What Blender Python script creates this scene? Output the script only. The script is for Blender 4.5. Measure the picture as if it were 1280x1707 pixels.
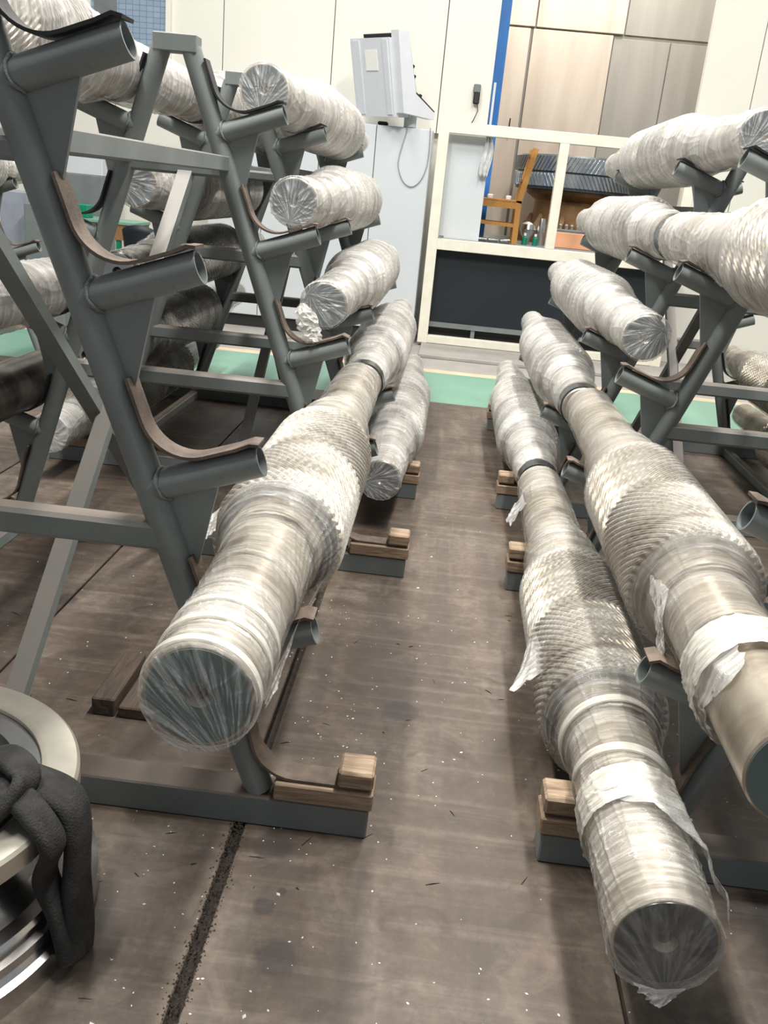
import bpy, math, random
import numpy as np
from mathutils import Matrix, Vector

for o in list(bpy.data.objects):
    bpy.data.objects.remove(o, do_unlink=True)
scene = bpy.context.scene
C = scene.collection
random.seed(7)

# ------------------------------------------------------------------ camera
CAM_H = 1.45
PITCH, YAW, ROLL, FPX = 19.7835, 2.6938, 5.5832, 1482.5
p_, y_, r_ = (math.radians(v) for v in (PITCH, YAW, ROLL))
fw = Vector((-math.sin(y_) * math.cos(p_), math.cos(y_) * math.cos(p_), -math.sin(p_)))
rt = Vector((math.cos(y_), math.sin(y_), 0))
up = rt.cross(fw)
rt2 = rt * math.cos(r_) + up * math.sin(r_)
up2 = up * math.cos(r_) - rt * math.sin(r_)
cd = bpy.data.cameras.new('camera')
cd.sensor_fit = 'VERTICAL'
cd.sensor_height = 36.0
cd.lens = FPX / 1707 * 36.0
cd.clip_start = 0.05
cam = bpy.data.objects.new('camera', cd)
M = Matrix.Identity(4)
for i in range(3):
    M[i][0], M[i][1], M[i][2] = rt2[i], up2[i], -fw[i]
M[2][3] = CAM_H
cam.matrix_world = M
C.objects.link(cam)
scene.camera = cam

# ------------------------------------------------------------------ world, lamps, exposure
w = bpy.data.worlds.new('workshop_air')
scene.world = w
w.use_nodes = True
bg = w.node_tree.nodes['Background']
bg.inputs[0].default_value = (0.93, 0.97, 1.0, 1)
bg.inputs[1].default_value = 0.25


def lamp(name, loc, sx, sy, watts, col=(1, 0.97, 0.92), tgt=None):
    l = bpy.data.lights.new(name, 'AREA')
    l.shape = 'RECTANGLE'
    l.size, l.size_y = sx, sy
    l.energy = watts
    l.color = col
    o = bpy.data.objects.new(name, l)
    o.location = loc
    if tgt:
        o.rotation_euler = (Vector(tgt) - Vector(loc)).to_track_quat('-Z', 'Y').to_euler()
    C.objects.link(o)


lamp('overhead_lamp', (1.1, 2.4, 6.5), 0.35, 2.2, 360)
lamp('overhead_lamp', (-2.2, 2.4, 6.5), 0.35, 2.2, 310)
lamp('overhead_lamp', (1.1, 6.0, 6.5), 0.35, 2.2, 120)
lamp('overhead_lamp', (-2.2, 6.0, 6.5), 0.35, 2.2, 140)
lamp('overhead_lamp', (4.6, 6.0, 6.5), 0.35, 2.2, 130)  # unseen lamp added to brighten the right-hand wall panels
lamp('overhead_lamp', (1.5, 10.9, 5.6), 1.2, 1.2, 130, (1, 0.94, 0.86))
scene.view_settings.view_transform = 'Standard'
scene.view_settings.look = 'None'
scene.view_settings.exposure = 0.45
scene.view_settings.gamma = 1.0
scene.view_settings.use_curve_mapping = False


# ------------------------------------------------------------------ materials
class NT:
    def __init__(s, name):
        s.m = bpy.data.materials.new(name)
        s.m.use_nodes = True
        s.t = s.m.node_tree
        s.b = s.t.nodes['Principled BSDF']
        s.out = s.t.nodes['Material Output']

    def n(s, typ, **k):
        nd = s.t.nodes.new(typ)
        for a, v in k.items():
            setattr(nd, a, v)
        return nd

    def l(s, a, b):
        s.t.links.new(a, b)

    def coord(s, scale=(1, 1, 1), kind='Object'):
        tc = s.n('ShaderNodeTexCoord')
        mp = s.n('ShaderNodeMapping')
        mp.inputs['Scale'].default_value = scale
        s.l(tc.outputs[kind], mp.inputs[0])
        return mp.outputs[0]

    def noise(s, vec, scale, detail=3, rough=0.55, dist=0.0):
        nd = s.n('ShaderNodeTexNoise')
        nd.inputs['Scale'].default_value = scale
        nd.inputs['Detail'].default_value = detail
        nd.inputs['Roughness'].default_value = rough
        nd.inputs['Distortion'].default_value = dist
        s.l(vec, nd.inputs['Vector'])
        return nd.outputs['Fac']

    def ramp(s, fac, stops):
        r = s.n('ShaderNodeValToRGB')
        e = r.color_ramp.elements
        while len(e) < len(stops):
            e.new(0.5)
        for el, (pos, col) in zip(e, stops):
            el.position = pos
            el.color = col if len(col) == 4 else (*col, 1)
        s.l(fac, r.inputs[0])
        return r.outputs[0]

    def math(s, op, a, b=None, clamp=False):
        nd = s.n('ShaderNodeMath', operation=op, use_clamp=clamp)
        for i, v in enumerate((a, b)):
            if v is None:
                continue
            if isinstance(v, (int, float)):
                nd.inputs[i].default_value = v
            else:
                s.l(v, nd.inputs[i])
        return nd.outputs[0]

    def mix(s, f, a, b):
        nd = s.n('ShaderNodeMix', data_type='RGBA')
        for sock, v in ((nd.inputs[0], f), (nd.inputs[6], a), (nd.inputs[7], b)):
            if isinstance(v, (int, float)):
                sock.default_value = v
            elif isinstance(v, tuple):
                sock.default_value = (*v, 1)
            else:
                s.l(v, sock)
        return nd.outputs[2]

    def bump(s, h, strength, dist=0.01):
        b = s.n('ShaderNodeBump')
        b.inputs['Strength'].default_value = strength
        b.inputs['Distance'].default_value = dist
        s.l(h, b.inputs['Height'])
        s.l(b.outputs[0], s.b.inputs['Normal'])
        return b.outputs[0]

    def set(s, **k):
        names = dict(col='Base Color', rough='Roughness', metal='Metallic', spec='Specular IOR Level', coat='Coat Weight')
        for a, v in k.items():
            sock = s.b.inputs[names[a]]
            if isinstance(v, tuple):
                sock.default_value = (*v, 1)
            elif isinstance(v, (int, float)):
                sock.default_value = v
            else:
                s.l(v, sock)
        return s


def simple(name, col, rough=0.5, metal=0.0, var=0.12, nscale=6.0, bump=0.0):
    t = NT(name)
    vec = t.coord()
    n = t.noise(vec, nscale, 4)
    lo = tuple(c * (1 - var) for c in col)
    hi = tuple(min(1, c * (1 + var)) for c in col)
    t.set(col=t.ramp(n, [(0.3, lo), (0.7, hi)]), rough=rough, metal=metal)
    if bump:
        t.bump(t.noise(vec, nscale * 8, 3), bump, 0.004)
    return t.m


def dusty_paint(name, col, dust, amount):
    t = NT(name)
    vec = t.coord()
    geo = t.n('ShaderNodeNewGeometry')
    sp = t.n('ShaderNodeSeparateXYZ')
    t.l(geo.outputs['Normal'], sp.inputs[0])
    n1 = t.noise(vec, 5, 5)
    n2 = t.noise(vec, 40, 4)
    upw = t.math('MULTIPLY', t.math('SUBTRACT', sp.outputs[2], 0.45), 2.2, True)
    k = t.math('MULTIPLY', upw, t.math('MULTIPLY', t.math('ADD', n1, 0.25), amount), True)
    base = t.ramp(n1, [(0.3, tuple(c * 0.85 for c in col)), (0.7, tuple(c * 1.15 for c in col))])
    wear = t.ramp(n2, [(0.62, (0, 0, 0)), (0.74, (1, 1, 1))])
    base = t.mix(t.math('MULTIPLY', wear, 0.35), base, tuple(c * 0.6 for c in col))
    t.set(col=t.mix(k, base, dust), rough=0.48, spec=0.4)
    t.bump(t.noise(vec, 60, 3), 0.12, 0.003)
    return t.m


MAT = {}
MAT['paint'] = dusty_paint('grey_paint', (0.175, 0.196, 0.190), (0.2, 0.18, 0.16), 0.25)
MAT['bar'] = dusty_paint('grey_paint_dusty', (0.175, 0.196, 0.188), (0.19, 0.145, 0.115), 1.0)
MAT['beam'] = dusty_paint('grey_paint_grimy', (0.15, 0.172, 0.17), (0.085, 0.064, 0.05), 1.7)
MAT['weld'] = simple('weld_paint', (0.16, 0.18, 0.175), 0.55, 0, 0.4, 60, 0.6)
MAT['strip'] = simple('belt_leather', (0.115, 0.085, 0.064), 0.7, 0, 0.55, 14, 0.4)
MAT['rubber'] = simple('black_rubber', (0.016, 0.016, 0.017), 0.6, 0, 0.3, 12, 0.2)
MAT['webbing'] = simple('black_webbing', (0.02, 0.019, 0.018), 0.85, 0, 0.5, 30, 0.8)
MAT['cream'] = simple('cream_panel', (0.72, 0.705, 0.63), 0.45, 0, 0.02, 1.5)
MAT['bluegrey'] = simple('blue_grey_panel', (0.56, 0.59, 0.615), 0.4, 0, 0.03, 1.5)
MAT['palegrey'] = simple('pale_grey_panel', (0.56, 0.59, 0.61), 0.4, 0, 0.04, 3)
MAT['whiteframe'] = simple('off_white_frame', (0.74, 0.71, 0.60), 0.5, 0, 0.07, 9)
MAT['navy'] = simple('navy_panel', (0.005, 0.009, 0.014), 0.55, 0, 0.2, 2)
MAT['black'] = simple('black_paint', (0.012, 0.012, 0.013), 0.6)
MAT['blue'] = simple('blue_paint', (0.02, 0.16, 0.5), 0.45, 0, 0.08)
MAT['green'] = simple('green_plastic', (0.0, 0.2, 0.11), 0.5)
MAT['paper'] = simple('paper', (0.85, 0.84, 0.8), 0.8, 0, 0.02)
MAT['consolegrey'] = simple('light_console_grey', (0.66, 0.68, 0.72), 0.4, 0, 0.03)
MAT['midgrey'] = simple('mid_grey_steel', (0.16, 0.18, 0.18), 0.5)
MAT['lockerblue'] = simple('blue_grey_locker', (0.27, 0.29, 0.34), 0.5)
MAT['salmon'] = simple('salmon_board', (0.85, 0.42, 0.24), 0.7, 0, 0.1)
MAT['brass'] = simple('rusty_lit_machine_table', (0.2, 0.11, 0.045), 0.4, 0.5, 0.5, 5)  # rusty metal; orange light and brown reflections put into its colour
MAT['bright'] = simple('bright_steel', (0.62, 0.61, 0.6), 0.22, 1.0, 0.15, 9)
MAT['creamring'] = simple('turned_flange_face', (0.70, 0.66, 0.56), 0.33, 0.75, 0.18, 7)  # turned steel, tinted cream for the warm reflections on the flange
MAT['gearteeth'] = simple('bright_gear_teeth', (0.42, 0.46, 0.5), 0.25, 0.9, 0.15)
MAT['endgrey'] = simple('grey_end_face', (0.26, 0.285, 0.30), 0.4, 0.4, 0.15, 8)
MAT['darkgear'] = simple('dark_gear_steel', (0.07, 0.09, 0.11), 0.3, 0.7, 0.15)
MAT['cable'] = simple('grey_cable', (0.3, 0.3, 0.3), 0.5)
MAT['rag'] = simple('white_rag', (0.6, 0.6, 0.6), 0.9, 0, 0.2, 20)
MAT['bandage'] = simple('cream_tape', (0.78, 0.74, 0.64), 0.45, 0, 0.12, 25, 0.3)
MAT['discgreen'] = simple('green_grey_end_face', (0.115, 0.165, 0.155), 0.5, 0.1, 0.08, 8)


def wood_mat(name, lo, hi, sc=(30, 3, 30)):
    t = NT(name)
    v = t.coord(sc)
    n = t.noise(v, 1.5, 6, 0.6, 1.2)
    t.set(col=t.ramp(n, [(0.25, lo), (0.75, hi)]), rough=0.75)
    t.bump(n, 0.4, 0.004)
    return t.m


MAT['wood'] = wood_mat('weathered_timber', (0.13, 0.085, 0.055), (0.42, 0.31, 0.21), (5, 45, 45))
MAT['wooddark'] = wood_mat('oily_timber', (0.03, 0.023, 0.018), (0.13, 0.09, 0.065))
MAT['chairwood'] = wood_mat('orange_chair_wood', (0.33, 0.15, 0.035), (0.47, 0.235, 0.06))
MAT['bench'] = wood_mat('brown_bench_wood', (0.16, 0.08, 0.03), (0.3, 0.16, 0.06))


def tan_steel(name, lo, hi, rough):
    t = NT(name)
    n = t.noise(t.coord((3.0, 3.0, 0.35)), 1.6, 4, 0.5, 0.4)
    f = t.noise(t.coord((90, 90, 1.2)), 1, 2)
    c = t.mix(t.math('MULTIPLY', f, 0.25), t.ramp(n, [(0.25, lo), (0.8, hi)]), tuple(x * 0.8 for x in lo))
    t.set(col=c, rough=rough, metal=0.45)
    return t.m


MAT['tan'] = tan_steel('brushed_tan_steel', (0.50, 0.42, 0.34), (0.72, 0.65, 0.56), 0.42)
MAT['tanshade'] = tan_steel('shaded_tan_steel', (0.30, 0.29, 0.26), (0.42, 0.40, 0.37), 0.45)  # darker copy of the tan steel; interior shade put into its colour


def shaft_steel(name, lo, hi, rough=0.33, metal=0.55):
    t = NT(name)
    n = t.noise(t.coord((5, 9, 5)), 1.2, 5, 0.6, 0.8)
    g = t.noise(t.coord((3, 220, 3)), 1, 2)
    t.set(col=t.ramp(n, [(0.28, lo), (0.72, hi)]), rough=rough, metal=metal)
    t.bump(g, 0.12, 0.001)
    return t.m


MAT['steel'] = shaft_steel('greased_steel', (0.21, 0.168, 0.125), (0.51, 0.46, 0.375))
MAT['steelpale'] = shaft_steel('pale_greased_steel', (0.36, 0.33, 0.29), (0.60, 0.57, 0.52))  # lighter copy of the greased steel; film haze and light put in
MAT['steeldark'] = shaft_steel('black_greased_steel', (0.02, 0.018, 0.016), (0.12, 0.10, 0.085), 0.28)
MAT['band'] = shaft_steel('bare_dark_journal', (0.045, 0.05, 0.052), (0.12, 0.13, 0.13), 0.25, 0.6)


def film(name, base, streak, ridge, col=(0.80, 0.785, 0.74), rough=0.2, pleat=0.0, knot=(0.01, 0.075), pf=11.0):
    t = NT(name)
    ring = t.noise(t.coord((3.0, 95, 3.0)), 1.0, 5, 0.62, 0.7)
    ring2 = t.noise(t.coord((5, 30, 5)), 1.0, 4, 0.6, 1.6)
    patch0 = t.noise(t.coord((4, 5, 4)), 1.3, 3)
    vo = t.n('ShaderNodeTexVoronoi', feature='DISTANCE_TO_EDGE')
    mp = t.coord((9, 20, 9))
    wob = t.n('ShaderNodeTexNoise')
    wob.inputs['Scale'].default_value = 1.3
    t.l(mp, wob.inputs['Vector'])
    add = t.n('ShaderNodeVectorMath', operation='ADD')
    t.l(mp, add.inputs[0])
    t.l(wob.outputs['Color'], add.inputs[1])
    t.l(add.outputs[0], vo.inputs['Vector'])
    line = t.ramp(vo.outputs['Distance'], [(0.0, (1, 1, 1)), (0.035, (0, 0, 0))])
    patch = t.ramp(patch0, [(0.48, (0, 0, 0)), (0.64, (1, 1, 1))])
    line = t.math('MULTIPLY', line, patch)
    s1 = t.ramp(ring, [(0.46, (0, 0, 0)), (0.72, (1, 1, 1))])
    s2 = t.ramp(ring2, [(0.46, (0, 0, 0)), (0.70, (1, 1, 1))])
    a = t.math('ADD', base, t.math('MULTIPLY', s1, streak))
    a = t.math('ADD', a, t.math('MULTIPLY', s2, streak * 0.7))
    a = t.math('ADD', a, t.math('MULTIPLY', t.ramp(patch0, [(0.36, (0, 0, 0)), (0.66, (1, 1, 1))]), streak * 0.9))
    h = t.math('ADD', ring, t.math('ADD', t.math('MULTIPLY', ring2, 1.2), t.math('MULTIPLY', line, 0.4)))
    if pleat:
        tc = t.n('ShaderNodeTexCoord')
        sx = t.n('ShaderNodeSeparateXYZ')
        t.l(tc.outputs['Object'], sx.inputs[0])
        ang = t.math('ARCTAN2', t.math('ADD', sx.outputs[2], knot[1]), t.math('ADD', sx.outputs[0], knot[0]))
        cb = t.n('ShaderNodeCombineXYZ')
        t.l(t.math('MULTIPLY', ang, pf), cb.inputs[0])
        t.l(t.math('MULTIPLY', sx.outputs[2], 9.0), cb.inputs[1])
        pn = t.noise(cb.outputs[0], 1.0, 4, 0.6, 0.5)
        a = t.math('ADD', a, t.math('MULTIPLY', t.ramp(pn, [(0.45, (0, 0, 0)), (0.68, (1, 1, 1))]), pleat))
        h = t.math('ADD', t.math('MULTIPLY', h, 0.4), t.math('MULTIPLY', pn, 2.5))
    a = t.math('ADD', a, t.math('MULTIPLY', line, ridge), True)
    t.set(col=col, rough=rough, spec=0.6)
    t.bump(h, 0.38, 0.009)
    tr = t.n('ShaderNodeBsdfTransparent')
    tr.inputs[0].default_value = (0.96, 0.955, 0.94, 1)
    mx = t.n('ShaderNodeMixShader')
    t.l(a, mx.inputs[0])
    t.l(tr.outputs[0], mx.inputs[1])
    t.l(t.b.outputs[0], mx.inputs[2])
    t.l(mx.outputs[0], t.out.inputs[0])
    return t.m


MAT['film'] = film('stretch_film', 0.05, 0.27, 0.5, (0.82, 0.80, 0.745))
MAT['filmsmooth'] = film('smooth_stretch_film', 0.06, 0.20, 0.3, (0.82, 0.80, 0.75))
MAT['filmmilky'] = film('milky_stretch_film', 0.22, 0.34, 0.35, (0.80, 0.785, 0.755))
MAT['filmthin'] = film('thin_stretch_film', 0.06, 0.20, 0.5)
MAT['filmband'] = film('gathered_stretch_film', 0.35, 0.4, 0.3, (0.84, 0.81, 0.73), 0.15)
MAT['filmflap'] = film('loose_stretch_film', 0.18, 0.35, 0.6, (0.82, 0.81, 0.78), 0.15)
MAT['filmcap'] = film('end_stretch_film', 0.04, 0.06, 0.03, (0.86, 0.87, 0.87), 0.14, 0.6)
MAT['filmcapnear'] = film('near_end_stretch_film', 0.02, 0.05, 0.02, (0.86, 0.88, 0.88), 0.12, 0.55, (-0.07, 0.135), 17.0)
MAT['filmcapclear'] = film('clear_end_stretch_film', 0.03, 0.08, 0.04, (0.86, 0.88, 0.88), 0.1, 0.18, (-0.02, 0.11), 9.0)


def floor_plate_mat():
    t = NT('stained_floor_plate')
    v = t.coord()
    big = t.noise(v, 2.2, 7, 0.65, 0.6)
    lng = t.noise(t.coord((7, 0.35, 1)), 1.4, 4, 0.6, 0.3)
    crs = t.noise(t.coord((0.8, 26, 1)), 1.0, 3, 0.6)
    fine = t.noise(v, 34, 5, 0.7)
    c = t.ramp(big, [(0.30, (0.033, 0.022, 0.016)), (0.48, (0.098, 0.072, 0.054)), (0.72, (0.20, 0.167, 0.135))])
    c = t.mix(t.ramp(lng, [(0.36, (0.7, 0.7, 0.7)), (0.58, (0, 0, 0))]), c, (0.066, 0.052, 0.043))
    c = t.mix(t.math('MULTIPLY', t.ramp(crs, [(0.5, (0, 0, 0)), (0.75, (1, 1, 1))]), 0.35), c, (0.27, 0.225, 0.185))
    c = t.mix(t.math('MULTIPLY', t.ramp(fine, [(0.42, (1, 1, 1)), (0.6, (0, 0, 0))]), 0.4), c, (0.06, 0.042, 0.032))
    blot = t.noise(v, 5.5, 7, 0.62, 1.0)
    c = t.mix(t.math('MULTIPLY', t.ramp(blot, [(0.54, (0, 0, 0)), (0.66, (1, 1, 1))]), 0.5), c, (0.04, 0.028, 0.022))
    c = t.mix(t.math('MULTIPLY', t.ramp(blot, [(0.30, (1, 1, 1)), (0.42, (0, 0, 0))]), 0.3), c, (0.24, 0.185, 0.145))
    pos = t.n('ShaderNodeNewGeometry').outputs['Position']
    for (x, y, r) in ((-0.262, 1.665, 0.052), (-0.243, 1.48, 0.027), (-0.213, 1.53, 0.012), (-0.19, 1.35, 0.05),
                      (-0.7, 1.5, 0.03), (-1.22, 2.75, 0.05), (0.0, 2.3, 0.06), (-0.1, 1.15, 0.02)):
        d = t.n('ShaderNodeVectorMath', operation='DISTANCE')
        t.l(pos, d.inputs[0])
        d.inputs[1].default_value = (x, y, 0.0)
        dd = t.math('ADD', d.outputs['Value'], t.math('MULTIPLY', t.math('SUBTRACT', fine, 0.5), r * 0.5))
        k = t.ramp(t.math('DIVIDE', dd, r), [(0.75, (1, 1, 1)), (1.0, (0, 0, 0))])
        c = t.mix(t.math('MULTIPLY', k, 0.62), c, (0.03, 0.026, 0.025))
    t.set(col=c, rough=t.ramp(big, [(0.3, (0.42, 0.42, 0.42)), (0.7, (0.62, 0.62, 0.62))]), spec=0.4)
    t.bump(t.math('ADD', fine, crs), 0.18, 0.004)
    return t.m


MAT['plate'] = floor_plate_mat()
MAT['dirt'] = simple('seam_dirt', (0.03, 0.022, 0.016), 0.9, 0, 0.6, 40, 0.6)
MAT['concrete'] = simple('pale_concrete', (0.33, 0.31, 0.285), 0.6, 0, 0.1, 4)
MAT['greenfloor'] = simple('green_floor_paint', (0.165, 0.315, 0.238), 0.45, 0, 0.06, 3)
MAT['marking'] = simple('faded_orange_line', (0.66, 0.44, 0.31), 0.7, 0, 0.12, 8)
MAT['chip'] = simple('white_chips', (0.75, 0.72, 0.68), 0.6)
MAT['curtain'] = None


def window_mat():
    t = NT('blue_gridded_window')
    v = t.coord((1, 1, 1))
    br = t.n('ShaderNodeTexBrick')
    br.inputs['Scale'].default_value = 1.0
    br.inputs['Color1'].default_value = (0.24, 0.31, 0.39, 1)
    br.inputs['Color2'].default_value = (0.28, 0.35, 0.43, 1)
    br.inputs['Mortar'].default_value = (0.13, 0.19, 0.3, 1)
    br.inputs['Mortar Size'].default_value = 0.003
    br.inputs['Brick Width'].default_value = 0.07
    br.inputs['Row Height'].default_value = 0.05
    br.offset = 0
    mp = t.n('ShaderNodeMapping')
    mp.inputs['Rotation'].default_value = (math.radians(90), 0, 0)
    t.l(v, mp.inputs[0])
    t.l(mp.outputs[0], br.inputs['Vector'])
    t.set(col=br.outputs[0], rough=0.12, spec=0.7)
    t.bump(t.noise(t.coord((9, 1, 2)), 1.5, 3), 0.4, 0.01)
    return t.m


MAT['window'] = window_mat()


# ------------------------------------------------------------------ mesh helpers
def mesh(name, v, f, mat, smooth=False, sharp=35):
    me = bpy.data.meshes.new(name)
    if isinstance(v, np.ndarray):
        v = v.tolist()
    me.from_pydata(v, [], f)
    me.materials.append(MAT[mat] if isinstance(mat, str) else mat)
    if smooth:
        me.polygons.foreach_set('use_smooth', [True] * len(me.polygons))
        me.set_sharp_from_angle(angle=math.radians(sharp))
    me.update()
    return me


def put(name, me, parent=None, loc=(0, 0, 0), rot=(0, 0, 0)):
    o = bpy.data.objects.new(name, me)
    C.objects.link(o)
    o.parent = parent
    o.location = loc
    o.rotation_euler = rot
    return o


def tag(o, label, cat, group=None):
    o['label'] = label
    o['category'] = cat
    if group:
        o['group'] = group
    return o


def struct(o):
    o['kind'] = 'structure'
    return o


def thing(name, label, cat, loc=(0, 0, 0), rotz=0, group=None):
    o = bpy.data.objects.new(name, None)
    o.empty_display_size = 0.05
    C.objects.link(o)
    o.location = loc
    o.rotation_euler = (0, 0, rotz)
    return tag(o, label, cat, group)


def box_vf(x0, x1, y0, y1, z0, z1, bev=0.0):
    if bev <= 0:
        v = [(x, y, z) for x in (x0, x1) for y in (y0, y1) for z in (z0, z1)]
        f = [(0, 1, 3, 2), (4, 6, 7, 5), (0, 4, 5, 1), (2, 3, 7, 6), (0, 2, 6, 4), (1, 5, 7, 3)]
        return v, f
    import bmesh
    bm = bmesh.new()
    v, f = box_vf(x0, x1, y0, y1, z0, z1)
    vs = [bm.verts.new(p) for p in v]
    for q in f:
        bm.faces.new([vs[i] for i in q])
    bmesh.ops.bevel(bm, geom=list(bm.edges), offset=bev, segments=1, affect='EDGES')
    bm.verts.index_update()
    v2 = [tuple(a.co) for a in bm.verts]
    f2 = [tuple(a.index for a in q.verts) for q in bm.faces]
    bm.free()
    return v2, f2


def box(name, x0, x1, y0, y1, z0, z1, mat, parent=None, bev=0.0, loc=(0, 0, 0)):
    v, f = box_vf(x0, x1, y0, y1, z0, z1, bev)
    return put(name, mesh(name, v, f, mat), parent, loc)


def basis(d):
    d = Vector(d).normalized()
    a = Vector((0, 1, 0)) if abs(d.y) < 0.9 else Vector((1, 0, 0))
    u = d.cross(a).normalized()
    return d, u, d.cross(u).normalized()


def bar(name, p0, p1, wu, wv, mat, parent):
    """box bar from p0 to p1; wv is the width along the second cross axis"""
    p0, p1 = Vector(p0), Vector(p1)
    d, u, v = basis(p1 - p0)
    vs = []
    for p in (p0, p1):
        for (a, b) in ((-1, -1), (1, -1), (1, 1), (-1, 1)):
            vs.append(tuple(p + u * (a * wu / 2) + v * (b * wv / 2)))
    f = [(0, 1, 5, 4), (1, 2, 6, 5), (2, 3, 7, 6), (3, 0, 4, 7), (3, 2, 1, 0), (4, 5, 6, 7)]
    return put(name, mesh(name, vs, f, mat), parent)


def tube_vf(path, r, n=12, closed_ends=True, loop=False):
    pts = [Vector(p) for p in path]
    vs, fs = [], []
    k = len(pts)
    prev = None
    for i, p in enumerate(pts):
        if loop:
            d = pts[(i + 1) % k] - pts[i - 1]
        else:
            d = pts[min(i + 1, k - 1)] - pts[max(i - 1, 0)]
        d.normalize()
        if prev is None:
            _, u, v = basis(d)
        else:
            u = (prev - d * prev.dot(d)).normalized()
            v = d.cross(u)
        prev = u
        rr = r[i] if isinstance(r, (list, tuple)) else r
        for j in range(n):
            a = 2 * math.pi * j / n
            vs.append(tuple(p + u * (rr * math.cos(a)) + v * (rr * math.sin(a))))
    for i in range(k if loop else k - 1):
        for j in range(n):
            a, b = i * n + j, i * n + (j + 1) % n
            c, d2 = ((i + 1) % k) * n + (j + 1) % n, ((i + 1) % k) * n + j
            fs.append((a, b, c, d2))
    if closed_ends and not loop:
        fs.append(tuple(range(n - 1, -1, -1)))
        fs.append(tuple((k - 1) * n + j for j in range(n)))
    return vs, fs


def tube(name, path, r, mat, parent=None, n=12, loop=False, ends=True):
    v, f = tube_vf(path, r, n, ends, loop)
    return put(name, mesh(name, v, f, mat, True, 50), parent)


def pipe(name, p0, p1, ro, ri, mat, parent, n=24):
    """hollow pipe, open end at p1"""
    p0, p1 = Vector(p0), Vector(p1)
    d, u, v = basis(p1 - p0)
    rings = [(p0, ro), (p1, ro), (p1, ri), (p1 - d * 0.12, ri)]
    vs, fs = [], []
    for p, r in rings:
        for j in range(n):
            a = 2 * math.pi * j / n
            vs.append(tuple(p + u * (r * math.cos(a)) + v * (r * math.sin(a))))
    for i in range(3):
        for j in range(n):
            fs.append((i * n + j, i * n + (j + 1) % n, (i + 1) * n + (j + 1) % n, (i + 1) * n + j))
    fs.append(tuple(range(n - 1, -1, -1)))
    fs.append(tuple(3 * n + j for j in range(n)))
    return put(name, mesh(name, vs, fs, mat, True, 40), parent)


def prism(name, poly, y0, y1, mat, parent=None):
    """polygon in XZ extruded along Y"""
    n = len(poly)
    v = [(x, y0, z) for x, z in poly] + [(x, y1, z) for x, z in poly]
    f = [tuple(range(n)), tuple(range(2 * n - 1, n - 1, -1))]
    f += [(i + n, (i + 1) % n + n, (i + 1) % n, i) for i in range(n)]
    return put(name, mesh(name, v, f, mat), parent)


def lathe_z(name, prof, mat, parent=None, n=96, loc=(0, 0, 0), closed=False):
    vs, fs = [], []
    for r, z in prof:
        for j in range(n):
            a = 2 * math.pi * j / n
            vs.append((r * math.cos(a), r * math.sin(a), z))
    k = len(prof)
    for i in range(k if closed else k - 1):
        for j in range(n):
            fs.append((i * n + j, i * n + (j + 1) % n, ((i + 1) % k) * n + (j + 1) % n, ((i + 1) % k) * n + j))
    return put(name, mesh(name, vs, fs, mat, True, 30), parent, loc)


# ------------------------------------------------------------------ floor
fl = struct(box('floor', -9, 9, -1.2, 14, -0.12, -0.022, 'dirt'))
XS = [-4.61, -3.757, -2.905, -2.055, -1.203, -0.353, 0.498, 1.35, 2.2, 3.05, 3.9]
for a, b in zip(XS[:-1], XS[1:]):
    ga = 0.013 if abs(a + 0.353) < 0.01 else 0.004
    gb = 0.013 if abs(b + 0.353) < 0.01 else 0.004
    box('floor_plate', a + ga, b - gb, -1.2, 6.57, -0.022, 0.0, 'plate', fl, 0.003)
box('painted_strip', -9, 9, 6.575, 7.76, -0.022, -0.002, 'greenfloor', fl)
box('marking_line', -9, 9, 7.76, 7.9, -0.022, -0.0015, 'marking', fl)
box('concrete_strip', -9, 9, 7.9, 14, -0.022, -0.001, 'concrete', fl)
box('step_slab', -0.22, 4.2, 8.44, 9.6, 0.0, 0.032, 'concrete', fl, 0.004)
# dirt heaped along the wide seam
rng = np.random.default_rng(3)
vs, fs = [], []
for i in range(1500):
    y = rng.uniform(0.9, 1.75)
    x = -0.353 + rng.normal(0, 0.010)
    s = rng.uniform(0.0012, 0.0035)
    k = len(vs)
    vs += [(x - s, y - s, 0.0), (x + s, y - s, 0.0), (x, y + s, 0.0), (x, y, s * 0.9)]
    fs += [(k, k + 1, k + 3), (k + 1, k + 2, k + 3), (k + 2, k, k + 3)]
o = tag(put('seam_dirt', mesh('seam_dirt', vs, fs, 'dirt')), 'dark crumbly dirt filling the wide floor seam', 'dirt')
o['kind'] = 'stuff'
# white chips
vs, fs = [], []
for i in range(480):
    if i < 330:
        y = 0.95 + rng.gamma(2.0, 0.6)
        x = rng.uniform(-1.5, 0.9)
    else:
        y = rng.uniform(1.1, 3.0)
        x = -0.33 + rng.normal(0, 0.28)
    if y > 6.4:
        continue
    s = rng.uniform(0.0009, 0.0026) * (2.2 if rng.random() < 0.05 else 1)
    a = rng.uniform(0, 6.28)
    k = len(vs)
    ca, sa = math.cos(a) * s, math.sin(a) * s
    vs += [(x - ca * 1.6, y - sa * 1.6, 0.0005), (x + sa, y - ca, 0.0005), (x + ca * 1.6, y + sa * 1.6, 0.0005), (x - sa, y + ca, 0.0005), (x, y, s * 0.9)]
    fs += [(k, k + 1, k + 4), (k + 1, k + 2, k + 4), (k + 2, k + 3, k + 4), (k + 3, k, k + 4)]
o = tag(put('white_chips', mesh('white_chips', vs, fs, 'chip')), 'tiny white chips and crumbs scattered over the brown floor plates', 'chips')
o['kind'] = 'stuff'

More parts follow.
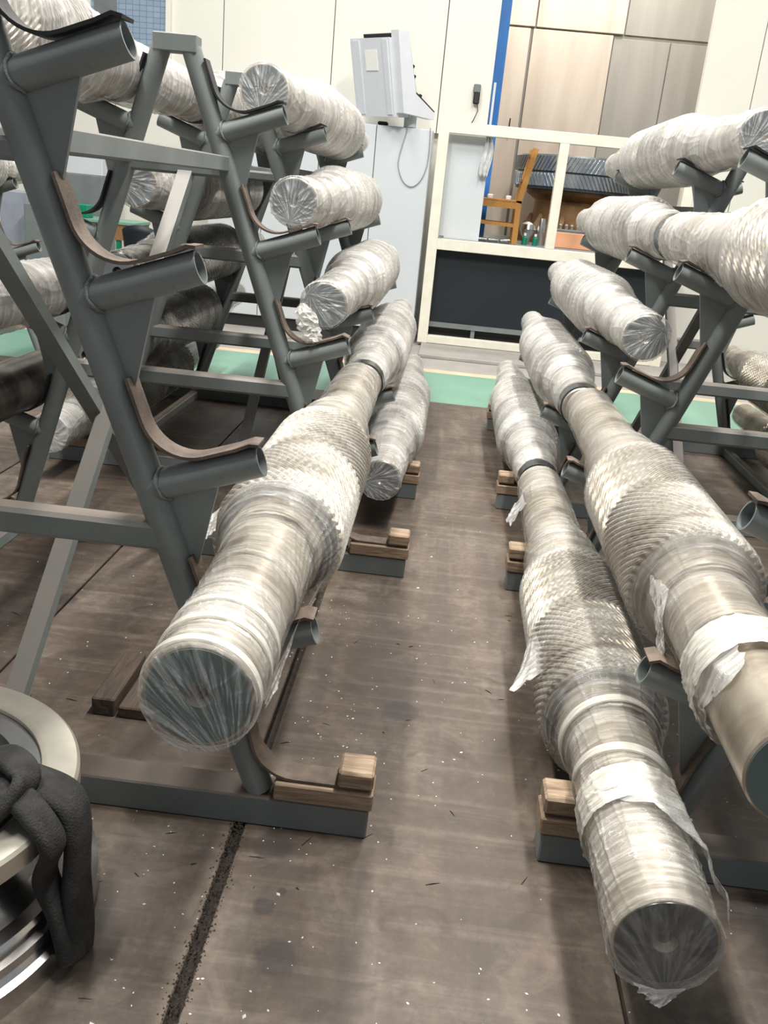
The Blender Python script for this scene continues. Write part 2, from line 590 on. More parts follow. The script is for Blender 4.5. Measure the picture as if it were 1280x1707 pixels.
# dark slivers and crumbs
vs, fs = [], []
for i in range(70):
    y, x = 1.0 + rng.gamma(2.0, 0.7), rng.uniform(-1.5, 0.45)
    L, wd, a = rng.uniform(0.004, 0.02), rng.uniform(0.0008, 0.002), rng.normal(0.1, 0.7)
    if y > 5:
        continue
    k = len(vs)
    ca, sa = math.cos(a), math.sin(a)
    for (p, q, h) in ((-L, -wd, 0), (L, -wd * 0.4, 0), (L, wd * 0.4, 0), (-L, wd, 0), (0, 0, wd * 1.5)):
        vs.append((x + p * ca - q * sa, y + p * sa + q * ca, 0.0004 + h))
    fs += [(k, k + 1, k + 4), (k + 1, k + 2, k + 4), (k + 2, k + 3, k + 4), (k + 3, k, k + 4)]
o = tag(put('dark_slivers', mesh('dark_slivers', vs, fs, 'dirt')), 'thin dark wood and metal slivers scattered over the floor plates', 'debris')
o['kind'] = 'stuff'

# ------------------------------------------------------------------ back wall and machine enclosure
wb = struct(box('wall_back', -9, 0.12, 9.86, 9.94, 0, 5.2, 'cream'))
wr = struct(box('wall_back_right', 2.26, 9, 9.86, 9.94, 0, 5.2, 'cream'))
xs = [round(v * 1.048, 3) for v in (-8.5, -7.68, -6.625, -5.57, -4.515, -3.46, -2.405, -1.35, -0.295, 0.19)]
for a, b in zip(xs[:-1], xs[1:]):
    z0 = 2.04 if a > -2.6 else 0.0
    box('wall_panel', a + 0.004, b - 0.004, 9.78, 9.86, z0, 5.2, 'cream', wb, 0.004)
for a, b in ((2.217, 2.725), (2.725, 3.83), (3.83, 4.93), (4.93, 6.03)):
    box('wall_panel', a + 0.004, b - 0.004, 9.78, 9.86, 0.0, 5.2, 'cream', wr, 0.004)
# row of tall blue-grey cabinets under the wall panels
cx = [-2.48, -1.94, -1.40, -0.86, -0.32]
wherec = ['leftmost tall pale grey cabinet door behind the racks', 'tall pale grey cabinet door behind the rack braces',
          'tall pale grey cabinet door left of the console', 'tall blue-grey cabinet door below the control console']
for i, (a, b) in enumerate(zip(cx[:-1], cx[1:])):
    t = thing('tall_cabinet', wherec[i], 'cabinet', ((a + b) / 2, 9.2, 0), 0, 'cabinets along the back wall')
    hw = (b - a) / 2
    box('body', -hw + 0.002, hw - 0.002, 0.02, 0.56, 0.12, 2.035, 'palegrey' if i < 2 else 'bluegrey', t)
    box('door', -hw + 0.004, hw - 0.004, 0.0, 0.02, 0.125, 2.03, 'palegrey' if i < 2 else 'bluegrey', t, 0.003)
    box('plinth', -hw, hw, 0.03, 0.56, 0.0, 0.12, 'black', t)

# window high on the wall
wn = struct(box('window_1', -3.85, -3.09, 9.755, 9.775, 2.46, 4.33, 'window'))
box('window_frame', -3.90, -3.85, 9.73, 9.775, 2.41, 4.38, 'cream', wn)
box('window_frame', -3.09, -3.04, 9.73, 9.775, 2.41, 4.38, 'cream', wn)
box('window_sill', -3.90, -3.04, 9.72, 9.775, 2.39, 2.46, 'cream', wn)
box('dark_pane', -3.82, -3.59, 9.748, 9.755, 2.49, 4.33, 'midgrey', wn)

# white guard frame
g = thing('guard_frame', 'off-white steel guard frame with openings around the machine pit', 'frame', (0, 9.2, 0))
box('post', -0.265, -0.165, -0.05, 0.05, 0.032, 2.12, 'whiteframe', g, 0.004)
box('post', 0.885, 0.975, -0.05, 0.05, 1.06, 2.02, 'whiteframe', g, 0.004)
box('post', 2.1, 2.2, -0.05, 0.05, 0.032, 2.12, 'whiteframe', g, 0.004)
box('rail', -0.165, 2.1, -0.05, 0.05, 2.02, 2.12, 'whiteframe', g, 0.004)
box('rail', -0.165, 2.1, -0.05, 0.05, 0.955, 1.06, 'whiteframe', g, 0.004)
box('rail', -0.165, 2.1, -0.05, 0.05, 0.035, 0.11, 'whiteframe', g, 0.004)
box('lower_panel', -0.165, 2.1, 0.06, 0.075, 0.24, 0.955, 'navy', g)
box('lower_edge', -0.165, 2.1, 0.05, 0.085, 0.19, 0.24, 'midgrey', g)
box('dark_gap_sheet', -0.165, 2.1, 0.12, 0.135, 0.035, 0.19, 'black', g)  # black sheet giving the shade of the gap under the grey edge
box('upright', 0.27, 0.31, 0.06, 0.1, 0.1, 0.19, 'midgrey', g)
box('door_panel', -0.165, 0.235, 0.08, 0.1, 1.06, 2.02, 'bluegrey', g, 0.003)
box('latch', -0.155, -0.11, -0.058, -0.05, 1.07, 1.09, 'midgrey', g)
tag(box('blue_column', 0.20, 0.305, 10.1, 10.2, 0.0, 4.6, 'blue', None, 0.004), 'bright blue steel column beside the machine opening', 'column')
tag(box('edge_strip', 0.212, 0.236, 9.75, 9.775, 2.12, 2.55, 'bluegrey', None, 0.003), 'pale grey vertical strip in front of the blue column', 'strip')

# machine interior: panels at the back, side panel, bed
mi = struct(box('wall_machine', 0.2, 3.1, 12.06, 12.14, 0.0, 5.2, 'tanshade'))
for (a, b, z0, z1, m) in ((0.30, 0.62, 1.0, 3.42, 'tan'), (0.65, 1.60, 1.0, 3.42, 'tan'), (1.61, 2.28, 1.0, 3.40, 'tanshade'), (2.29, 3.0, 1.0, 3.40, 'tanshade'),
                          (0.30, 0.665, 3.44, 5.0, 'tan'), (0.68, 1.715, 3.44, 5.0, 'tan'), (1.73, 3.0, 3.44, 5.0, 'tanshade')):
    box('metal_panel', a, b, 12.0 if m == 'tan' else 12.03, 12.06, z0, z1, m, mi, 0.005)
box('panel_handle', 0.50, 0.515, 11.93, 11.95, 2.2, 2.42, 'black', mi)
struct(box('wall_machine_right', 2.9, 3.0, 9.95, 12.05, 0, 5.2, 'tanshade'))
struct(box('wall_machine_left', 0.12, 0.18, 9.95, 12.05, 0, 5.2, 'tan'))
tag(box('machine_bed', 0.19, 2.21, 9.42, 11.98, 0.2, 1.055, 'midgrey', None, 0.006), 'dark grey flat machine bed behind the guard frame', 'machine bed')

# big gear on a rusty table, its brown taking in orange light
t = thing('machine_table', 'rusty, orange-lit brown round turntable under the big dark gear', 'turntable', (1.32, 11.1, 1.056))
lathe_z('pedestal', [(0.001, 0.0), (0.62, 0.0), (0.6, 0.12), (0.46, 0.2), (0.44, 0.46), (0.55, 0.53), (0.55, 0.57), (0.001, 0.57)], 'brass', t)
for j in range(10):
    a = 2 * math.pi * j / 10
    bar('rib', (0.45 * math.cos(a), 0.45 * math.sin(a), 0.3), (0.58 * math.cos(a), 0.58 * math.sin(a), 0.1), 0.05, 0.03, 'brass', t)


def helical_ring(n, R, h, z0, z1, twist, rows, inner, rec=None):
    """vertical-axis toothed band as verts/faces"""
    prof = [(0.0, 0.0), (0.22, 0.0), (0.34, 1.0), (0.66, 1.0), (0.78, 0.0)]
    vs, fs = [], []
    m = n * len(prof)
    for i in range(rows + 1):
        t_ = i / rows
        z = z0 + (z1 - z0) * t_
        for k in range(n):
            for (u, q) in prof:
                a = 2 * math.pi * (k + u) / n + twist * t_
                r = R - h + h * q
                vs.append((r * math.cos(a), r * math.sin(a), z))
    for i in range(rows):
        for j in range(m):
            fs.append((i * m + j, i * m + (j + 1) % m, (i + 1) * m + (j + 1) % m, (i + 1) * m + j))
    k = len(vs)
    for z, ring in ((z0, 0), (z1, rows)):
        b = len(vs)
        for j in range(m):
            x, y, _ = vs[ring * m + j]
            rr = math.hypot(x, y)
            vs.append((x / rr * inner, y / rr * inner, z))
        for j in range(m):
            q = (ring * m + j, b + j, b + (j + 1) % m, ring * m + (j + 1) % m)
            fs.append(q if ring else q[::-1])
    return vs, fs


t = thing('large_gear', 'large dark double helical gear lying flat in the machine', 'gear', (1.32, 11.1, 1.63))
v, f = helical_ring(96, 0.72, 0.02, 0.03, 0.17, -0.11, 3, 0.4)
put('tooth_band', mesh('tooth_band', v, f, 'gearteeth'), t)
v, f = helical_ring(96, 0.72, 0.02, 0.19, 0.34, 0.11, 3, 0.4)
put('tooth_band', mesh('tooth_band', v, f, 'gearteeth'), t)
lathe_z('hub', [(0.2, -0.003), (0.69, 0.0), (0.69, 0.03), (0.68, 0.18), (0.69, 0.34), (0.66, 0.36), (0.2, 0.36), (0.2, 0.0)], 'darkgear', t)

# chair
t = thing('wooden_chair', 'orange-brown wooden chair seen from the side behind the guard frame', 'chair', (0.40, 9.78, 1.056))
for y in (-0.19, 0.19):
    bar('leg', (-0.21, y, 0), (-0.20, y, 0.40), 0.045, 0.045, 'chairwood', t)
    bar('leg', (0.205, y, 0), (0.20, y, 0.42), 0.055, 0.055, 'chairwood', t)
    bar('back_post', (0.20, y, 0.40), (0.30, y, 0.92), 0.055, 0.055, 'chairwood', t)
    bar('stretcher', (-0.2, y, 0.19), (0.2, y, 0.18), 0.035, 0.035, 'chairwood', t)
    bar('apron', (-0.2, y, 0.375), (0.2, y, 0.37), 0.06, 0.05, 'chairwood', t)
box('seat', -0.23, 0.22, -0.21, 0.21, 0.40, 0.425, 'chairwood', t, 0.006)
for z in (0.62, 0.86):
    bar('back_slat', (0.2 + 0.19 * (z - 0.4), -0.19, z), (0.2 + 0.19 * (z - 0.4), 0.19, z), 0.02, 0.06, 'chairwood', t)
for i, (x, y) in enumerate(((-0.09, -0.1), (0.1, -0.05))):
    c = lathe_z('white_cup', [(0.001, 0), (0.026, 0), (0.03, 0.028), (0.02, 0.036), (0.001, 0.036)], 'paper', None, 20, (0.40 + x, 9.78 + y, 1.482))
    tag(c, ('small white pot on the chair seat, nearer its front' if i == 0 else 'small white pot on the chair seat, nearer the backrest'), 'pot', 'small pots on the chair')
# bits on the machine bed
tag(lathe_z('steel_ball_joint', [(0.001, 0.0), (0.03, 0.0), (0.035, 0.05), (0.07, 0.1), (0.085, 0.15), (0.07, 0.2), (0.03, 0.225), (0.001, 0.23)], 'bright', None, 32, (0.76, 10.02, 1.056)),
    'round bright steel knob on a stem beside the chair', 'steel part')
tag(lathe_z('steel_cone', [(0.001, 0.0), (0.06, 0.0), (0.06, 0.1), (0.055, 0.18), (0.035, 0.27), (0.001, 0.275)], 'bright', None, 32, (0.905, 10.05, 1.056)),
    'bright steel cone standing left of the frame mullion', 'steel part')
for i, x in enumerate((0.72, 0.83)):
    c = thing('green_bottle', ('small green bottle with white cap, nearer the chair' if i == 0 else 'small green bottle with white cap, nearer the steel cone'), 'bottle', (x, 9.75, 1.056), 0, 'green bottles on the machine bed')
    lathe_z('bottle_body', [(0.001, 0.0), (0.028, 0.0), (0.028, 0.07), (0.012, 0.09), (0.001, 0.09)], 'green', c, 20)
    lathe_z('cap', [(0.001, 0.09), (0.014, 0.09), (0.014, 0.115), (0.001, 0.115)], 'paper', c, 16)
tag(box('salmon_board', 1.03, 1.56, 9.86, 9.92, 1.056, 1.21, 'salmon', None, 0.004), 'salmon orange board leaning behind the guard frame', 'board')
c = thing('tool_tray', 'grey tray block behind the salmon board, carrying small fittings', 'tray', (1.2, 10.15, 1.056))
box('tray', -0.2, 0.25, -0.1, 0.1, 0.0, 0.18, 'midgrey', c, 0.004)
for k in range(5):
    tag(lathe_z('steel_fitting', [(0.001, 0.0), (0.02, 0.0), (0.022, 0.04), (0.012, 0.055), (0.001, 0.055)], 'bright', None, 14, (1.05 + 0.06 * k, 10.10 + 0.02 * (k % 2), 1.2365)),
        ('leftmost', 'second from left', 'middle', 'second from right', 'rightmost')[k] + ' small bright steel fitting on the grey tray', 'fitting', 'steel fittings on the tray')
for k in range(3):
    tag(tube('round_bar', [(0.22 + 0.12 * k, 9.60, 1.076), (0.32 + 0.12 * k, 9.63, 1.076)], 0.02, 'bright', None, 12),
        ('left', 'middle', 'right')[k] + ' one of three short bright steel bars lying below the wooden chair', 'steel bar', 'steel bars by the chair')
# rag hanging behind the frame
pts = []
vs, fs = [], []
NR, NC = 14, 10
for i in range(NR):
    for j in range(NC):
        u, q = j / (NC - 1) - 0.5, i / (NR - 1)
        wd = 0.05 + 0.05 * math.sin(q * 2.6)
        vs.append((u * wd + 0.012 * math.sin(q * 5), 0.015 * math.sin(u * 14 + q * 3), -q * 0.36))
for i in range(NR - 1):
    for j in range(NC - 1):
        a = i * NC + j
        fs.append((a, a + 1, a + NC + 1, a + NC))
rg = put('hanging_rag', mesh('hanging_rag', vs, fs, 'rag', True), None, (0.215, 9.235, 2.02))
sm = rg.modifiers.new('thickness', 'SOLIDIFY')
sm.thickness = 0.006
tag(rg, 'crumpled white rag hanging from the guard frame rail', 'rag')

# handset on the cream wall
t = thing('wall_handset', 'small black handset hanging on the cream wall panel', 'handset', (0.053, 9.778, 2.34))
box('cradle', -0.035, 0.035, -0.05, 0.0, 0.1, 0.18, 'midgrey', t, 0.008)
box('handset', -0.028, 0.034, -0.06, -0.01, 0.0, 0.11, 'black', t, 0.01)
tube('cord', [(0.02, -0.03, 0.0), (0.03, -0.03, -0.06), (0.0, -0.03, -0.14), (-0.02, -0.02, -0.18)], 0.004, 'black', t, 8)

# control console
t = thing('control_console', 'pale grey swivelling control console with a paper note on its back', 'console', (-0.60, 8.98, 2.04), math.radians(52))
prism('body', [(0.0, 0.10), (-0.17, 0.76), (-0.03, 0.77), (0.15, 0.28), (0.44, 0.15), (0.44, 0.09)], 0.0, 0.09, 'consolegrey', t)
prism('back_cover', [(-0.02, 0.06), (-0.19, 0.70), (-0.06, 0.71), (0.13, 0.26), (0.2, 0.08)], 0.09, 0.58, 'consolegrey', t)
for y0, y1 in ((0.11, 0.17), (0.46, 0.56)):
    prism('cover_rib', [(-0.034, 0.08), (-0.199, 0.68), (-0.17, 0.68), (-0.01, 0.08)], y0, y1, 'consolegrey', t)
prism('paper_note', [(-0.128, 0.44), (-0.172, 0.60), (-0.165, 0.60), (-0.12, 0.44)], 0.25, 0.40, 'paper', t)
prism('screen', [(-0.03, 0.765), (-0.022, 0.765), (0.158, 0.285), (0.15, 0.28)], 0.005, 0.57, 'black', t)
prism('keyboard', [(0.155, 0.285), (0.16, 0.295), (0.445, 0.165), (0.44, 0.152)], 0.005, 0.56, 'black', t)
for (x, z) in ((0.08, 0.50), (0.11, 0.42), (0.22, 0.27)):
    prism('knob', [(x, z), (x + 0.02, z + 0.02), (x + 0.04, z + 0.01), (x + 0.03, z - 0.01)], 0.02, 0.05, 'black', t)
lathe_z('pedestal_post', [(0.001, 0.0), (0.06, 0.0), (0.06, 0.12), (0.001, 0.12)], 'bluegrey', t, 24, (0.26, 0.14, 0))
cab = [(-0.55, 9.05, 2.3), (-0.56, 9.12, 2.1), (-0.57, 9.18, 2.0), (-0.615, 9.19, 1.80), (-0.62, 9.19, 1.68), (-0.56, 9.19, 1.55), (-0.47, 9.19, 1.51), (-0.39, 9.19, 1.58), (-0.345, 9.19, 1.72), (-0.34, 9.19, 1.9), (-0.35, 9.19, 2.07)]
sm_ = []
for i in range(len(cab) - 1):
    p0, p1, p2, p3 = (Vector(cab[max(i - 1, 0)]), Vector(cab[i]), Vector(cab[i + 1]), Vector(cab[min(i + 2, len(cab) - 1)]))
    for k in range(5):
        u = k / 5
        sm_.append(0.5 * ((2 * p1) + (p2 - p0) * u + (2 * p0 - 5 * p1 + 4 * p2 - p3) * u * u + (3 * p1 - p0 - 3 * p2 + p3) * u ** 3))
tube('hanging_cable', sm_, 0.0045, 'cable', None, 8)
tag(bpy.data.objects['hanging_cable'], 'thin grey cable looping down over the cabinet door', 'cable')
tag(box('black_connector', -0.86, -0.76, 9.24, 9.32, 2.036, 2.07, 'black', None, 0.012), 'small black connector on top of the cabinets', 'connector')

# far left corner: bench, lockers, chair
tag(box('steel_locker', -4.12, -3.86, 8.2, 8.6, 0.0, 1.14, 'lockerblue', None, 0.006), 'blue-grey steel locker at the far left edge', 'locker')
tag(box('dark_cabinet', -3.80, -3.46, 8.0, 8.35, 0.0, 1.06, 'midgrey', None, 0.006), 'dark grey cabinet between the locker and the bench', 'cabinet')
t = thing('equipment_box', 'grey equipment box with white upper panel behind the bench', 'equipment', (-3.62, 8.85, 0))
box('lower_body', -0.2, 0.2, 0.0, 0.35, 0.0, 1.33, 'midgrey', t, 0.006)
box('upper_panel', -0.2, 0.2, 0.02, 0.33, 1.33, 1.60, 'palegrey', t, 0.006)
t = thing('workbench', 'wooden workbench with green top and green legs behind the racks', 'workbench', (-3.17, 8.35, 0))
box('bench_top', -0.34, 0.26, -0.05, 0.4, 0.935, 0.965, 'greenfloor', t, 0.004)
box('bench_apron', -0.33, 0.25, -0.04, 0.39, 0.80, 0.935, 'bench', t)
for x in (-0.3, 0.1, 0.22):
    box('leg', x - 0.02, x + 0.02, -0.03, 0.01, 0.0, 0.80, 'green', t)
tag(box('green_case', -3.52, -3.35, 8.31, 8.45, 0.966, 1.08, 'green', None, 0.006), 'small green case on the workbench', 'case')
t = thing('navy_chair', 'dark navy rounded chair pushed up to the workbench', 'chair', (-2.80, 8.25, 0))
lathe_z('seat', [(0.001, 0.45), (0.19, 0.45), (0.21, 0.49), (0.19, 0.53), (0.001, 0.53)], 'navy', t, 32)
vs, fs = [], []
for i in range(9):
    for j in range(9):
        a = math.radians(-60 + 15 * j)
        q = i / 8
        rr = 0.20 - 0.02 * math.sin(q * 3.1)
        vs.append((rr * math.sin(a), 0.12 - rr * math.cos(a) * 1.0 - 0.12, 0.52 + 0.44 * q * (1 - 0.12 * (j - 4) ** 2 / 16)))
for i in range(8):
    for j in range(8):
        a = i * 9 + j
        fs.append((a, a + 1, a + 10, a + 9))
bk = put('backrest', mesh('backrest', vs, fs, 'navy', True), t)
bk.modifiers.new('thickness', 'SOLIDIFY').thickness = 0.04
lathe_z('column', [(0.03, 0.0), (0.03, 0.45)], 'black', t, 16)
lathe_z('base', [(0.001, 0.0), (0.22, 0.0), (0.2, 0.03), (0.001, 0.05)], 'black', t, 24)
tag(box('green_bin', -2.60, -2.48, 9.0, 9.2, 0.0, 0.3, 'green', None, 0.01), 'bright green bin at the foot of the pale cabinets', 'bin')

# ------------------------------------------------------------------ storage racks
RP = 0.034                                    # pipe radius
LEVEL = {'A': 1.579, 'B': 1.192, 'C': 0.811, 'D': 0.433}
ARM = (0.237, 0.085)


def leg_x(side, z):
    return (0.70 - 0.365 * z) if side > 0 else -(0.675 - 0.325 * z)


def strip_vf(pts, width, th):
    """bent flat strip; pts in XZ, width along Y"""
    n = len(pts)
    nor = []
    for i in range(n):
        a = Vector(pts[max(i - 1, 0)])
        b = Vector(pts[min(i + 1, n - 1)])
        d = (b - a).normalized()
        nor.append(Vector((-d.y, d.x)))
    vs = []
    for i, p in enumerate(pts):
        q = Vector(p)
        for s in (-th / 2, th / 2):
            for y in (-width / 2, width / 2):
                e = q + nor[i] * s
                vs.append((e.x, y, e.y))
    fs = []
    for i in range(n - 1):
        a, b = i * 4, i * 4 + 4
        fs += [(a, a + 1, b + 1, b), (a + 3, a + 2, b + 2, b + 3), (a + 2, a, b, b + 2), (a + 1, a + 3, b + 3, b + 1)]
    fs += [(0, 2, 3, 1), (4 * n - 4, 4 * n - 3, 4 * n - 1, 4 * n - 2)]
    return vs, fs


_cache = {}


def rack(cx, mir, ys, label, extra_cross=False, sides=(1, -1)):
    """one unit: two A-frames at ys joined by beams; mir=-1 mirrors in x"""
    root = thing('storage_rack', label, 'rack', (cx, ys[0], 0), 0, 'shaft storage racks')

    def X(x):
        return x * mir
    for yi, yw in enumerate(ys):
        y = yw - ys[0]
        for s in sides:
            # leg
            zt = 1.84
            tube('leg', [(X(leg_x(s, 0.078)), y, 0.078), (X(leg_x(s, zt)), y, zt)], RP, 'paint', root, 20)
            sl = -0.365 if s > 0 else 0.325
            u1 = Vector((sl, 1)).normalized()
            a1 = Vector((0.941 * s, 0.338))
            for k, zj in LEVEL.items():
                J = Vector((leg_x(s, zj), zj))
                tip = J + Vector((ARM[0] * s, ARM[1]))
                arm = pipe('arm', (X(J.x), y, J.y), (X(tip.x), y, tip.y), RP, RP - 0.005, 'paint', root)
                # weld bead round the joint
                ad = Vector((a1.x, 0, a1.y))
                cpt = Vector((J.x, 0, J.y)) + ad * (RP + 0.003)
                e1 = Vector((0, 1, 0))
                e2 = ad.cross(e1)
                ring = []
                for j in range(20):
                    an = 2 * math.pi * j / 20
                    q = cpt + e1 * (0.036 * math.cos(an)) + e2 * (0.036 * math.sin(an)) - ad * (0.010 * math.cos(an) ** 2 * 1.4) + ad * random.uniform(-0.002, 0.002)
                    ring.append((X(q.x), y, q.z) if False else (X(q.x), y + q.y, q.z))
                v, f = tube_vf(ring, [random.uniform(0.003, 0.006) for _ in ring], 6, False, True)
                put('weld_bead', mesh('weld_bead', v, f, 'weld', True, 60), arm)
                # gusset under the arm
                g0 = J + a1 * 0.02
                g1 = J + a1 * 0.165
                g2 = J - u1 * 0.19 + a1 * (RP + 0.012)
                g3 = J - u1 * 0.20
                poly = [(X(p.x), p.y) for p in (g0, g1, g2, g3)]
                if mir * s < 0:
                    poly = poly[::-1]
                prism('gusset_plate', poly, y - 0.005, y + 0.005, 'paint', root)
                # liner strip in the cradle
                q = []
                off = RP + 0.006
                R = 0.102
                for tt in (0.235, 0.19):
                    q.append(J + u1 * tt + a1 * off)
                for j in range(11):
                    an = math.pi + (math.pi / 2) * j / 10
                    q.append(J + a1 * (off + R + R * math.cos(an)) + u1 * (off + R + R * math.sin(an)))
                q.append(J + a1 * 0.21 + u1 * off)
                q.append(J + a1 * 0.245 + u1 * (off + 0.003))
                q.append(J + a1 * 0.262 + u1 * (off - 0.002 - 0.012 * random.random()))
                pts = [(X(p.x), p.y) for p in q]
                v, f = strip_vf(pts, 0.062, 0.007)
                so = put('cradle_strip', mesh('cradle_strip', v, f, ('rubber' if k == 'A' or s < 0 else 'strip'), True, 50), root, (0, y, 0))
            # floor cradle: timber pads and a bent strip on the base beam
            xe = 0.938 if s > 0 else -0.96
            xf = leg_x(s, 0.1)
            q = []
            zs = 0.132
            for zz in (0.36, 0.29):
                q.append(Vector((leg_x(s, zz), zz)) + a1 * 0.04)
            ctr = Vector((leg_x(s, 0.235) + s * 0.145, zs + 0.10))
            for j in range(8):
                an = math.radians(188 + 82 * j / 7)
                q.append(Vector((ctr.x + s * 0.105 * math.cos(an), ctr.y + 0.10 * math.sin(an))))
            q.append(Vector((xe - s * 0.06, zs)))
            q.append(Vector((xe - s * 0.0, zs + 0.001)))
            v, f = strip_vf([(X(p.x), p.y) for p in q], 0.066, 0.007)
            put('floor_cradle_strip', mesh('floor_cradle_strip', v, f, 'strip', True, 50), root, (0, y, 0))
            xa, xb = sorted((X(xf + s * 0.05), X(xe + s * 0.01)))
            box('timber_pad', xa, xb, y - 0.045, y + 0.045, 0.08, 0.127, 'wood', root, 0.004)
            xa, xb = sorted((X(xe - s * 0.075), X(xe + s * 0.008)))
            if s > 0:
                box('timber_block', xa, xb, y - 0.045, y + 0.04, 0.137, 0.182, 'wood', root, 0.006)
        # apex plate, cross bars, base beam
        xa, xb = sorted((X(leg_x(1, 1.84) + 0.025), X(leg_x(-1, 1.84) - 0.02)))
        box('apex_plate', xa, xb, y - 0.036, y + 0.036, 1.826, 1.882, 'paint', root, 0.003)
        for z in ([0.705, 1.46, 1.10] if extra_cross and yi == 0 else [0.705, 1.46]):
            xa, xb = sorted((X(leg_x(1, z)), X(leg_x(-1, z))))
            hh = 0.03 if z < 1.4 else 0.022
            box('cross_bar', xa, xb, y - hh, y + hh, z - hh, z + hh, 'bar', root, 0.009)
        xa, xb = sorted((X(0.94), X(-0.96)))
        box('base_beam', xa, xb, y - 0.042, y + 0.042, 0.0, 0.08, 'beam', root, 0.004)
    y1 = ys[1] - ys[0]
    for s in sides:
        x = X(leg_x(s, 1.49))
        box('side_beam', x - 0.022, x + 0.022, 0.03, y1 - 0.03, 1.462, 1.512, 'bar', root, 0.004)
        if s > 0:
            continue
        x = X(s * 0.66)
        box('base_rail', x - 0.025, x + 0.025, 0.042, y1 - 0.042, 0.0, 0.05, 'bar', root, 0.004)
    bar('brace', (X(0.018), 0.0, 0.06), (X(0.018), y1, 1.45), 0.05, 0.034, 'bar', root)
    bar('brace', (X(-0.022), 0.0, 1.45), (X(-0.022), y1, 0.06), 0.05, 0.034, 'bar', root)
    return root


YF = [1.769, 3.315, 4.305, 5.92]
LX, RX, L2X = -0.99, 1.298, -3.36
rack(LX, 1, (YF[0], YF[1]), 'grey A-frame shaft rack nearest the camera on the left')
rack(LX, 1, (YF[2], YF[3]), 'grey A-frame shaft rack on the left, behind the nearest one', True)
rack(RX, -1, (YF[0], YF[1]), 'grey A-frame shaft rack nearest the camera on the right')
rack(RX, -1, (YF[2], YF[3]), 'grey A-frame shaft rack on the right, near the guard frame', True)
rack(L2X, 1, (YF[2], YF[3]), 'grey A-frame shaft rack at the far left edge of the photo', True)


# ------------------------------------------------------------------ wrapped gear shafts
def chevron(th, y, n, y0, y1, slope):
    """0..1 tooth height of a double helical gear"""
    ym = 0.5 * (y0 + y1)
    ph = (th * n / (2 * np.pi) + np.abs(y - ym) * slope) % 1.0
    return np.clip((0.30 - np.abs(ph - 0.5)) / 0.12 + 0.5, 0, 1)


def grid_mesh(name, V, mat, wrap=True, smooth=True):
    """V: rows x cols x 3"""
    nr, nc, _ = V.shape
    me = bpy.data.meshes.new(name)
    me.vertices.add(nr * nc)
    me.vertices.foreach_set('co', V.reshape(-1).astype(np.float32))
    cols = nc if wrap else nc - 1
    i, j = np.meshgrid(np.arange(nr - 1), np.arange(cols), indexing='ij')
    jn = (j + 1) % nc
    q = np.stack([i * nc + j, i * nc + jn, (i + 1) * nc + jn, (i + 1) * nc + j], -1).reshape(-1, 4)
    me.loops.add(q.size)
    me.loops.foreach_set('vertex_index', q.reshape(-1).astype(np.int32))
    me.polygons.add(len(q))
    me.polygons.foreach_set('loop_start', (np.arange(len(q)) * 4).astype(np.int32))
    me.polygons.foreach_set('loop_total', np.full(len(q), 4, np.int32))
    me.polygons.foreach_set('use_smooth', np.full(len(q), smooth))
    me.materials.append(MAT[mat])
    me.update(calc_edges=True)
    me.validate()
    return me


def lathe_y(name, prof, mat, n=56):
    th = np.linspace(0, 2 * np.pi, n, endpoint=False)
    V = np.zeros((len(prof), n, 3))
    for i, (y, r) in enumerate(prof):
        V[i, :, 0] = r * np.cos(th)
        V[i, :, 1] = y
        V[i, :, 2] = r * np.sin(th)
    me = grid_mesh(name, V, mat)
    me.set_sharp_from_angle(angle=math.radians(30))
    return me


def gear_mesh(name, y0, y1, R, h, n, slope, mat, gap=0.0):
    per = 6
    m = n * per
    th = np.linspace(0, 2 * np.pi, m, endpoint=False)
    rows = 161
    ys = np.linspace(y0, y1, rows)
    T, Yv = np.meshgrid(th, ys)
    Rv = R - h + h * chevron(T, Yv, n, y0, y1, slope)
    if gap:
        Rv[np.abs(Yv - 0.5 * (y0 + y1)) < gap] = R - h * 1.3
    V = np.stack([Rv * np.cos(T), Yv, Rv * np.sin(T)], -1)
    a = V[:1].copy()
    a[..., 0] = 0.6 * R * np.cos(th)
    a[..., 2] = 0.6 * R * np.sin(th)
    b = V[-1:].copy()
    b[..., 0] = 0.6 * R * np.cos(th)
    b[..., 2] = 0.6 * R * np.sin(th)
    me = grid_mesh(name, np.concatenate([a, V, b]), mat)
    me.set_sharp_from_angle(angle=math.radians(40))
    return me


